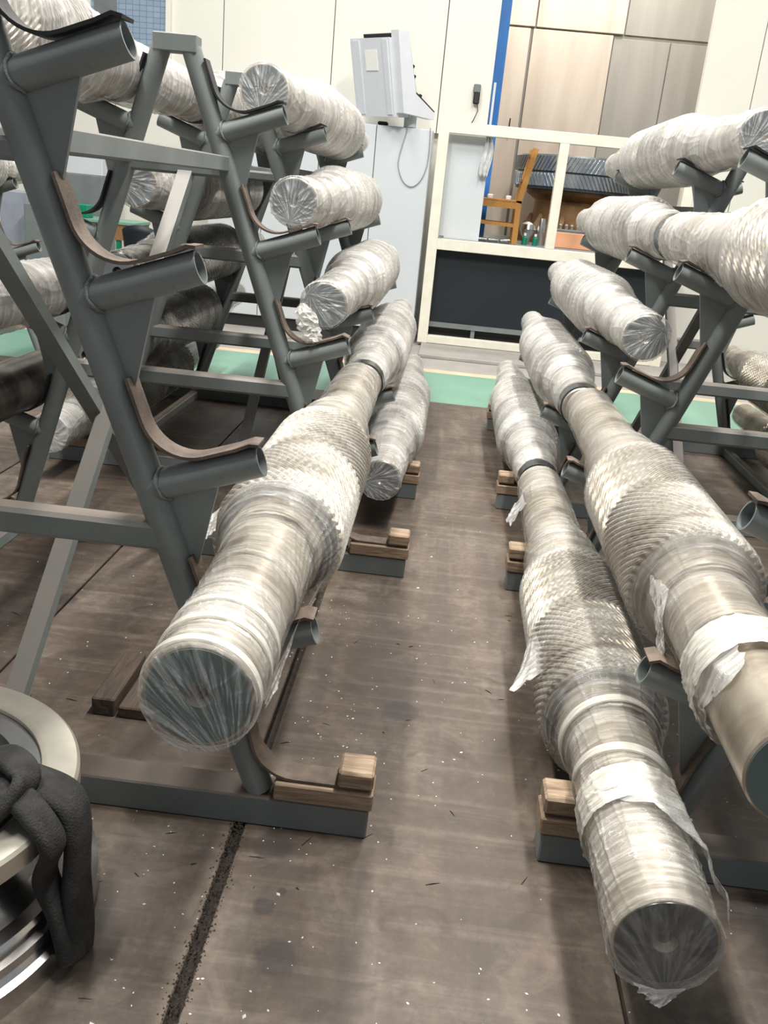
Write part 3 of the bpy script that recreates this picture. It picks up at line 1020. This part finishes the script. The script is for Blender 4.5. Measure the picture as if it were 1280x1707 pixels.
def film_mesh(name, prof, y0, y1, seed, mat, NTH=192, dy=0.014, amp=1.0, gear=None, cap0=True, cap1=True, capmat=None, sag=0.012):
    rg = np.random.default_rng(seed)
    py = np.array([p[0] for p in prof])
    pr = np.array([p[1] for p in prof])
    ys = np.arange(y0, y1 + dy * 0.5, dy)
    yw = ys
    fine = np.interp(ys, py, pr)
    w = max(1, int(0.03 / dy))
    dil = np.array([fine[max(0, i - w):i + w + 1].max() for i in range(len(fine))])
    ker = np.exp(-0.5 * (np.arange(-4 * w, 4 * w + 1) / (1.3 * w)) ** 2)
    ker /= ker.sum()
    sm = np.convolve(np.pad(dil, 4 * w, mode='edge'), ker, 'valid')
    rs = np.maximum(sm, fine) + 0.0045
    if gear and gear[4] > 0.0035:
        ys = np.concatenate([ys[(ys < gear[0]) | (ys > gear[1])], np.arange(gear[0] + 0.001, gear[1], 0.0036)])
        ys.sort()
        rs = np.interp(ys, yw, rs)
    th = np.linspace(0, 2 * np.pi, NTH, endpoint=False)
    T, Yv = np.meshgrid(th, ys)
    R = np.repeat(rs[:, None], NTH, 1)
    d = np.zeros_like(R)
    warp = 0.5 * np.sin(T * 2 + 7 * Yv + rg.uniform(0, 6)) + 0.4 * np.sin(T * 3 - 11 * Yv + rg.uniform(0, 6))
    for k in range(9):
        m = int(rg.integers(-2, 3))
        ky = rg.uniform(25, 95)
        ph = rg.uniform(0, 6.28)
        msk = 0.5 + 0.5 * np.sin(T * int(rg.integers(1, 4)) + rg.uniform(3, 12) * Yv + rg.uniform(0, 6.28))
        d += amp * 0.0010 * msk * (1 - np.abs(np.sin(m * T * 0.5 * 2 + ky * Yv + ph + 1.2 * warp))) ** 4
    for k in range(6):
        m = int(rg.integers(3, 9))
        ky = rg.uniform(-30, 30)
        msk = np.clip(np.sin(T * int(rg.integers(1, 3)) + rg.uniform(2, 7) * Yv + rg.uniform(0, 6.28)), 0, 1)
        d += amp * 0.0018 * msk * (1 - np.abs(np.sin(m * T + ky * Yv + 1.5 * warp + rg.uniform(0, 6)))) ** 6
    low = np.clip(-np.sin(T), 0, 1) ** 2
    d += sag * low * (0.3 + 0.7 * np.clip(np.sin(5 * Yv + rg.uniform(0, 6)), 0, 1))
    if gear:
        g0, g1, n, slope, gh = gear
        on = ((Yv > g0) & (Yv < g1))
        d *= np.where(on, 0.3, 1.0)
        d += np.where(on, -gh * (1 - chevron(T, Yv, n, g0, g1, slope)), 0)
        gm = np.where(on, gh, 0)
    R = R + d
    V = np.stack([R * np.cos(T), Yv, R * np.sin(T)], -1)
    rows = [V]

    def cap(Vrow, yb, sgn):
        out = []
        r0 = np.hypot(Vrow[:, 0], Vrow[:, 2])
        fr = [0.985, 0.95, 0.9, 0.84, 0.77, 0.69, 0.6, 0.5, 0.4, 0.3, 0.22, 0.15, 0.09, 0.04, 0.004]
        gx, gz = rg.uniform(-0.35, 0.35), rg.uniform(-0.5, -0.1)
        for q in fr:
            x = q * np.cos(th)
            z = q * np.sin(th)
            # pleats gathering towards a knot off the centre
            ang = np.arctan2(z - gz, x - gx)
            rad = np.hypot(x - gx, z - gz)
            pl = np.zeros_like(th)
            for m in (9, 14, 22):
                pl += (1 - np.abs(np.sin(m * 0.5 * ang + 2.0 * rad * (m % 3 - 1) + m))) ** 3
            dz = 0.0022 * pl * min(1, (1 - q) * 8) * np.clip(rad * 1.8, 0.25, 1)
            row = np.stack([q * r0 * np.cos(th), np.full_like(th, yb) + sgn * (0.003 + dz), q * r0 * np.sin(th)], -1)
            out.append(row)
        return np.array(out)
    if cap0:
        rows.insert(0, cap(V[0], ys[0], -1)[::-1])
    if cap1:
        rows.append(cap(V[-1], ys[-1], 1))
    allv = np.concatenate(rows)
    me = grid_mesh(name, allv, mat)
    if capmat:
        me.materials.append(MAT[capmat])
        nr = allv.shape[0]
        idx = np.zeros((nr - 1, NTH), np.int32)
        if cap0:
            idx[:14] = 1
        if cap1:
            idx[-14:] = 1
        me.polygons.foreach_set('material_index', idx.reshape(-1))
    return me


def body_profile(pr, hole=True):
    """closed steel profile with chamfered ends and a centre hole in the near face"""
    (ya, ra), (yb, rb) = pr[0], pr[-1]
    out = []
    if hole:
        out += [(ya + 0.03, 0.0005), (ya + 0.03, 0.010), (ya + 0.012, 0.012), (ya, 0.022)]
    else:
        out += [(ya, 0.0005)]
    out += [(ya, ra - 0.004), (ya + 0.004, ra)] + list(pr[1:-1]) + [(yb - 0.004, rb), (yb, rb - 0.004), (yb, 0.0005)]
    return out


# near type: length 2.68, gear close to the near end
NEAR = [(0, .097), (.40, .097), (.40, .101), (.62, .101), (.62, .118), (.72, .118), (.72, .148), (1.50, .148), (1.50, .128), (1.78, .122), (1.78, .100), (2.30, .100), (2.30, .096), (2.68, .096)]
NEARF = [(0, .097), (.40, .098), (.62, .104), (.69, .13), (.73, .161), (1.50, .161), (1.54, .134), (1.78, .126), (1.86, .102), (2.30, .1), (2.68, .096)]
# far type: length 3.25, gear close to the far end
FAR = [(0, .088), (.42, .088), (.42, .098), (.80, .099), (.80, .118), (1.08, .118), (1.08, .148), (2.20, .148), (2.20, .099), (2.78, .098), (2.78, .075), (3.25, .075)]
FARF = [(0, .088), (.42, .089), (.47, .1), (.76, .1), (.84, .124), (1.04, .128), (1.10, .161), (2.18, .161), (2.23, .115), (2.26, .101), (2.36, .101), (2.44, .108), (2.78, .1), (2.84, .08), (3.25, .075)]
# as far, but shorter: length 2.9
FARX = [(0, .088), (.20, .088), (.20, .098), (.48, .099), (.48, .118), (.74, .118), (.74, .148), (1.86, .148), (1.86, .099), (2.45, .098), (2.45, .075), (2.9, .075)]
FARXF = [(0, .088), (.20, .092), (.24, .1), (.45, .1), (.52, .124), (.70, .128), (.76, .161), (1.84, .161), (1.89, .115), (1.92, .101), (2.02, .101), (2.10, .108), (2.45, .1), (2.5, .08), (2.9, .075)]

bodies = {
    ('near', 'steel'): lathe_y('shaft_body', body_profile(NEAR), 'steel'),
    ('near', 'steeldark'): lathe_y('shaft_body', body_profile(NEAR), 'steeldark'),
    ('far', 'steel'): lathe_y('shaft_body', body_profile(FAR), 'steel'),
    ('farx', 'steel'): lathe_y('shaft_body', body_profile(FARX), 'steel'),
    ('farx', 'steeldark'): lathe_y('shaft_body', body_profile(FARX), 'steeldark'),
    ('farx', 'steelpale'): lathe_y('shaft_body', body_profile(FARX), 'steelpale'),
    ('far', 'steelpale'): lathe_y('shaft_body', body_profile(FAR), 'steelpale'),
    ('far', 'steeldark'): lathe_y('shaft_body', body_profile(FAR), 'steeldark'),
}
GN, GS = 44, 32.0
gears = {}
for m in ('steel', 'steeldark', 'steelpale'):
    gears[('near', m)] = gear_mesh('gear', .72, 1.50, .160, .013, GN, GS, m)
    gears[('far', m)] = gear_mesh('gear', 1.08, 2.20, .160, .013, GN, GS, m)
    gears[('farx', m)] = gear_mesh('gear', .74, 1.86, .160, .013, GN, GS, m)
films = {
    'nearA': film_mesh('plastic_wrap', NEARF, -0.006, 2.66, 11, 'film', 308, 0.012, 1.2, (.72, 1.50, GN, GS, .007), capmat='filmcapnear'),
    'nearB': film_mesh('plastic_wrap', NEARF, 0.30, 2.66, 12, 'filmsmooth', 308, 0.012, 0.7, (.72, 1.50, GN, GS, .0065), cap0=False),
    'nearC': film_mesh('plastic_wrap', NEARF, -0.006, 2.66, 13, 'film', 308, 0.012, 1.4, (.72, 1.50, GN, GS, .005), capmat='filmcapclear', sag=0.02),
    'nearM': film_mesh('plastic_wrap', NEARF, -0.006, 2.66, 14, 'filmmilky', 160, 0.016, 1.6, capmat='filmcap'),
    'farA': film_mesh('plastic_wrap', FARF, -0.006, 3.255, 21, 'filmmilky', 160, 0.016, 1.5, (1.08, 2.20, GN, GS, .003), capmat='filmcap'),
    'farB': film_mesh('plastic_wrap', FARF, -0.006, 3.255, 22, 'filmmilky', 160, 0.016, 1.8, (1.08, 2.20, GN, GS, .003), capmat='filmcap'),
    'xA': film_mesh('plastic_wrap', FARXF, -0.006, 2.905, 25, 'filmmilky', 160, 0.016, 1.7, (.74, 1.86, GN, GS, .003), capmat='filmcap'),
    'xBare': film_mesh('plastic_wrap', FARXF, 0.10, 2.905, 23, 'filmmilky', 160, 0.016, 1.7, (.74, 1.86, GN, GS, .003), cap0=False, capmat='filmcap'),
    'xThin': film_mesh('plastic_wrap', FARXF, 0.02, 2.905, 24, 'filmthin', 160, 0.016, 1.5, (.74, 1.86, GN, GS, .0034), cap0=True, capmat='filmcap'),
}
collar_me = lathe_y('dark_collar', [(0.0, .08), (0.0, .0955), (.085, .0955), (.085, .08)], 'band')
end_me = lathe_y('end_face', [(-.0015, .0225), (-.0015, .081), (.0, .082)], 'endgrey', 48)
tape_me = {}


def tape(parent, y, r, wdt, tilt, rot):
    key = (round(r, 3), wdt)
    if key not in tape_me:
        tape_me[key] = lathe_y('tape_band', [(-wdt / 2, r), (-wdt / 2 + .002, r + .0035), (wdt / 2 - .002, r + .0035), (wdt / 2, r)], 'filmband', 96)
    return put('tape_band', tape_me[key], parent, (0, y, 0), (tilt, 0, rot))


def flap(parent, pts, seed, mat='filmflap'):
    """loose sheet of film: grid between two polylines (lists of xyz), crumpled"""
    rg = np.random.default_rng(seed)
    a, b = np.array(pts[0], float), np.array(pts[1], float)
    nu, nv = 26, 16
    def res(p, n):
        s = np.linspace(0, len(p) - 1, n)
        return np.stack([np.interp(s, np.arange(len(p)), p[:, i]) for i in range(3)], -1)
    A, B = res(a, nu), res(b, nu)
    t = np.linspace(0, 1, nv)[None, :, None]
    V = A[:, None] * (1 - t) + B[:, None] * t
    u = np.linspace(0, 1, nu)[:, None]
    tv = np.linspace(0, 1, nv)[None]
    d = sum(0.007 * (1 - np.abs(np.sin(rg.uniform(3, 14) * u + rg.uniform(2, 9) * tv + rg.uniform(0, 6)))) ** 2 for _ in range(5)) * tv ** 0.6
    nrm = np.array([rg.uniform(-1, 1), rg.uniform(-.4, .4), 1.0])
    V = V + d[..., None] * nrm / np.linalg.norm(nrm)
    return put('film_flap', grid_mesh('film_flap', V, mat, wrap=False), parent)


def shaft(x, y, z, kind, fm, label, mat=None, roll=0.0, yaw=0.0, group='wrapped gear shafts on the racks', collar=False, name='gear_shaft'):
    mat = mat or ('steel' if kind == 'near' else 'steelpale')
    t = thing(name, label, 'gear shaft', (x, y, z), yaw, group)
    put('shaft_body', bodies[(kind, mat)], t, (0, 0, 0), (0, roll, 0))
    put('gear', gears[(kind, mat)], t, (0, 0, 0), (0, 0, 0))
    if fm:
        put('plastic_wrap', films[fm], t, (0, 0, 0), (0, roll if 'near' not in fm else 0, 0))
    if kind != 'near' and not collar:
        put('end_face', end_me, t)
    if collar:
        put('dark_collar', collar_me, t, (0, 0.012, 0))
    return t


AXR = {'A': (-.772, 1.766), 'B': (-.633, 1.379), 'C': (-.485, .998), 'D': (-.343, .62), 'E': (-.207, .24)}


def LXZ(k):
    return AXR[k]


def RXZ(k):
    return 0.308 - AXR[k][0], AXR[k][1]


def MX(k):       # far side of the left rack
    if k == 'E':
        return LX - 0.80, 0.24
    zj = LEVEL[k]
    return LX + leg_x(-1, zj) - 0.087, zj + 0.187


def RRX(k):      # far side of the right rack
    if k == 'E':
        return RX + 0.80, 0.24
    zj = LEVEL[k]
    return RX - leg_x(-1, zj) + 0.087, zj + 0.187


# --- left aisle side
x, z = LXZ('D')
s = shaft(x, 1.285, z, 'near', 'nearA', 'film-wrapped gear shaft on the left with a green-grey end facing the camera', yaw=math.radians(0.4))
put('end_face', lathe_y('end_face', [(-.0015, .0225), (-.0015, .0905), (.0, .091)], 'discgreen', 56), s)
for (yy, rr) in ((0.018, .1035), (0.10, .104), (0.175, .1045)):
    tape(s, yy, rr, 0.022, math.radians(random.uniform(-2, 2)), math.radians(random.uniform(-3, 3)))
flap(s, ([(.09, .10, -.05), (.10, .25, -.05), (.105, .45, -.06), (.12, .7, -.08)], [(.09, .13, -.10), (.085, .27, -.13), (.08, .45, -.135), (.10, .7, -.14)]), 3)
flap(s, ([(-.13, .62, .05), (-.15, .72, .06), (-.155, .8, .05)], [(-.16, .60, .01), (-.185, .70, .02), (-.175, .8, .0)]), 4)
x, z = LXZ('D')
shaft(x, 3.97, z, 'farx', 'xBare', 'milky wrapped shaft end to end behind the large left shaft, past its dark collar', roll=1.0, collar=True)
x, z = LXZ('A')
shaft(x, 3.62, z, 'far', 'farA', 'wrapped shaft on the top tier of the left rack, aisle side')
x, z = LXZ('B')
shaft(x, 3.60, z, 'far', 'farB', 'wrapped shaft on the second tier of the left rack, aisle side')
x, z = LXZ('C')
shaft(x, 3.60, z, 'far', 'farA', 'wrapped shaft on the third tier of the left rack, aisle side', roll=2.0)
x, z = LXZ('E')
shaft(x, 3.78, z, 'farx', 'xA', 'wrapped shaft lying at floor level along the left side of the aisle', roll=1.2)

# --- right aisle side
x, z = RXZ('A')
shaft(x, 3.62, z, 'far', 'farB', 'wrapped shaft on the top tier of the right rack', roll=0.7)
x, z = RXZ('B')
shaft(x, 3.97, z, 'farx', 'xBare', 'wrapped shaft on the second tier of the right rack, farther half', roll=2.4, collar=True)
shaft(x, 1.285, z, 'near', 'nearM', 'big wrapped gear shaft on the second tier right, cut off by the right edge', roll=1.0)
x, z = RXZ('C')
shaft(x, 3.62, z, 'far', 'farA', 'short-looking wrapped shaft with a crumpled film end on the right rack, third tier', roll=4.0)
x, z = RXZ('D')
s = shaft(x + .012, 1.27, z, 'near', 'nearB', 'big gear shaft on the right with chevron teeth and a bare green end', yaw=math.radians(-0.3))
put('end_face', lathe_y('end_face', [(-.0015, .0005), (-.0015, .091), (.0, .092)], 'discgreen', 56), s)
flap(s, ([(-.06, .30, .09), (-.10, .32, .04), (-.105, .34, -.03), (-.08, .36, -.08)], [(-.06, .20, .095), (-.09, .17, .06), (-.108, .22, -.03), (-.085, .22, -.08)]), 5)
flap(s, ([(-.10, .60, .05), (-.115, .55, .0), (-.11, .5, -.05)], [(-.135, .66, .05), (-.125, .60, -.02), (-.12, .5, -.09)]), 6)
put('film_gather', film_mesh('film_gather', [(.2, .102), (.30, .108), (.36, .103), (.5, .101)], .255, .375, 41, 'filmband', 128, 0.006, 2.4, cap0=False, cap1=False), s)
x, z = RXZ('D')
shaft(x, 3.97, z, 'farx', 'xBare', 'wrapped shaft behind the chevron gear shaft, beyond its dark collar', roll=3.0, collar=True)
x, z = RXZ('E')
s = shaft(x, 1.275, z, 'near', 'nearC', 'loosely wrapped gear shaft lowest on the right, its grey end nearest the camera')
put('end_face', lathe_y('end_face', [(-.0015, .0225), (-.0015, .0905), (.0, .091)], 'band', 56), s)
put('film_gather', film_mesh('film_gather', [(.2, .102), (.32, .107), (.40, .103), (.5, .101)], .27, .385, 42, 'filmband', 128, 0.006, 2.6, cap0=False, cap1=False), s)
tape(s, 0.45, .108, 0.030, math.radians(4), math.radians(-6))
tape(s, 0.62, .122, 0.030, math.radians(-3), math.radians(5))
flap(s, ([(-.125, .86, .06), (-.15, .98, .06), (-.155, 1.1, .05), (-.155, 1.2, .05)], [(-.235, .83, -.03), (-.20, .95, -.03), (-.17, 1.08, -.02), (-.158, 1.2, .02)]), 7)
flap(s, ([(-.095, 2.25, .05), (-.1, 2.3, .04), (-.1, 2.4, .04)], [(-.15, 2.22, -.05), (-.165, 2.3, -.06), (-.13, 2.42, -.04)]), 8)
flap(s, ([(-.06, .30, .10), (.0, .34, .12), (.07, .30, .10), (.105, .22, .05)], [(-.115, .33, .05), (.0, .22, .125), (.09, .13, .085), (.118, .03, .02)]), 9)
flap(s, ([(-.05, -.012, -.085), (0, -.013, -.095), (.05, -.012, -.085)], [(-.03, -.02, -.11), (0, -.03, -.125), (.02, -.02, -.115)]), 10)
shaft(x, 3.97, z, 'farx', 'xBare', 'wrapped shaft at floor level along the right side of the aisle, far half', roll=5.0, collar=True)

# --- far side of the left rack
for k, y, kind, fm, mt, lb in (
        ('A', 1.30, 'near', 'nearM', 'steel', 'wrapped shaft at the top left corner on the far side of the left rack'),
        ('A', 4.02, 'farx', 'xA', 'steel', 'wrapped shaft seen through the apex of the left rack'),
        ('B', 3.90, 'farx', 'xA', 'steel', 'wrapped shaft with pale end disc seen behind the left rack braces'),
        ('C', 0.72, 'near', 'nearM', 'steel', 'wrapped shaft on the third tier at the left edge of the photo'),
        ('C', 4.02, 'farx', 'xThin', 'steeldark', 'dark gear shaft behind the second cradle of the nearest left frame'),
        ('D', 1.00, 'near', None, 'steeldark', 'bare black greasy shaft at the left edge of the photo'),
        ('D', 3.95, 'farx', 'xThin', 'steeldark', 'dark gear shaft in thin film with white-tipped teeth behind the left gusset'),
        ('E', 3.95, 'farx', 'xThin', 'steeldark', 'dark shaft with white wrapped end near the floor behind the left braces')):
    x, z = MX(k)
    if k == 'E':
        s = shaft(x, y, z, kind, fm, lb, mt, roll=1.0)
        put('end_wrap', film_mesh('end_wrap', FARF, -0.02, 0.30, 31, 'filmmilky', 96, 0.012, 2.2, cap1=False), s)
    else:
        shaft(x, y, z, kind, fm, lb, mt, roll=random.uniform(0, 6))

# --- far side of the right rack
for k, lb in (('D', 'grey wrapped shaft behind the right rack at the right edge, upper of two'),
              ('E', 'grey wrapped shaft behind the right rack at the right edge, lower of two')):
    x, z = RRX(k)
    s = shaft(x, 3.97, z, 'farx', 'xThin', lb, 'steel', roll=random.uniform(0, 6))
    s.scale = (1, 0.75, 1)
# --- rack at the far left edge
shaft(L2X + .357, 3.62, 1.379, 'far', 'farA', 'wrapped shaft at the left edge on the far left rack', roll=1.0)

# crumpled film left in an empty cradle
s_ = np.random.default_rng(5)
vs = []
nr, nc = 18, 20
Vg = np.zeros((nr, nc, 3))
for i in range(nr):
    for j in range(nc):
        q, a = i / (nr - 1), 2 * math.pi * j / nc
        rr = (0.028 + 0.012 * math.sin(q * 3.0)) * (1 + 0.25 * s_.uniform(-1, 1)) * (0.25 + 0.75 * math.sin(min(1, q * 4, (1 - q) * 5) * 1.57))
        Vg[i, j] = (rr * math.cos(a) + 0.05 * q, rr * math.sin(a), 0.16 * (1 - q))
o = put('film_scrap', grid_mesh('film_scrap', Vg, 'filmflap', True, False), None, (-.53, 3.315, .875))
tag(o, 'crumpled clear film scrap stuck in the empty cradle of the left rack', 'film scrap')

# ------------------------------------------------------------------ planks on the floor
for i, (xa, xb, z1, lb) in enumerate(((-.86, -.795, .055, 'narrow oily timber on the floor, left of the wider plank'),
                                       (-.785, -.69, .035, 'wide oily timber plank on the floor behind the large left shaft end'))):
    o = box('timber_plank', xa, xb, 2.09, 2.36, 0.0, z1, 'wooddark', None, 0.004)
    tag(o, lb, 'plank', 'oily timbers on the floor')

# ------------------------------------------------------------------ flanged hub and sling in the left foreground
HX, HY = -0.99, 1.36
t = thing('flanged_hub', 'turned steel flanged hub lying in the lower left corner', 'hub', (HX, HY, 0))
lathe_z('top_flange', [(.30, .296), (.312, .30), (.368, .30), (.374, .294), (.374, .256), (.366, .25), (.30, .25), (.30, .296)], 'creamring', t, 128)
lathe_z('inner_ring', [(.30, .28), (.298, .286), (.252, .286), (.25, .262), (.222, .262), (.218, .25), (.20, .20), (.20, .02), (.30, .02)], 'bright', t, 128)
lathe_z('barrel', [(.366, .25), (.33, .235), (.318, .19), (.32, .15), (.345, .125), (.36, .118)], 'bright', t, 128)
lathe_z('bottom_flange', [(.345, .125), (.372, .122), (.378, .112), (.366, .102), (.366, .092), (.388, .086), (.392, .072), (.384, .06), (.392, .05), (.405, .045), (.408, .0), (.20, .0)], 'bright', t, 128)


def webbing(parent, path, wid, th, name):
    pts = [Vector(p) for p in path]
    # resample with Catmull-Rom
    out = []
    n = len(pts)
    for i in range(n - 1):
        p0, p1, p2, p3 = pts[max(i - 1, 0)], pts[i], pts[i + 1], pts[min(i + 2, n - 1)]
        for k in range(8):
            u = k / 8
            out.append(0.5 * ((2 * p1) + (p2 - p0) * u + (2 * p0 - 5 * p1 + 4 * p2 - p3) * u * u + (3 * p1 - p0 - 3 * p2 + p3) * u ** 3))
    out.append(pts[-1])
    vs, fs = [], []
    m = 12
    for i, p in enumerate(out):
        d = (out[min(i + 1, len(out) - 1)] - out[max(i - 1, 0)]).normalized()
        rad = Vector((p.x, p.y, 0)).normalized()
        side = Vector((-rad.y, rad.x, 0))
        side = (side - d * side.dot(d)).normalized()
        nn = d.cross(side)
        for j in range(m):
            a = 2 * math.pi * j / m
            vs.append(tuple(p + side * (wid / 2 * math.copysign(abs(math.cos(a)) ** 0.6, math.cos(a))) + nn * (th / 2 * math.copysign(abs(math.sin(a)) ** 0.6, math.sin(a)))))
    for i in range(len(out) - 1):
        for j in range(m):
            fs.append((i * m + j, i * m + (j + 1) % m, (i + 1) * m + (j + 1) % m, (i + 1) * m + j))
    fs.append(tuple(range(m)))
    fs.append(tuple((len(out) - 1) * m + j for j in range(m)))
    return put(name, mesh(name, vs, fs, 'webbing', True, 60), parent)


sl = thing('lifting_sling', 'black webbing lifting sling looped over the flanged hub', 'sling', (HX, HY, 0))


def pol(r, a, z):
    a = math.radians(a)
    return (r * math.cos(a), r * math.sin(a), z)


webbing(sl, [pol(.12, 14, .10), pol(.17, 10, .26), pol(.24, 6, .325), pol(.32, 2, .33), pol(.385, -1, .315), pol(.408, -3, .26), pol(.41, -5, .16), pol(.425, -8, .06), pol(.43, -10, .018)], 0.085, 0.03, 'strap')
webbing(sl, [pol(.16, -2, .16), pol(.22, -3, .30), pol(.29, -8, .345), pol(.36, -12, .33), pol(.40, -13, .28), pol(.375, -12, .20), pol(.40, -11, .11), pol(.44, -14, .03)], 0.06, 0.026, 'strap')
webbing(sl, [pol(.17, 30, .18), pol(.19, 20, .30), pol(.25, 8, .36), pol(.31, -4, .365), pol(.30, -16, .33), pol(.25, -24, .28)], 0.06, 0.028, 'strap')
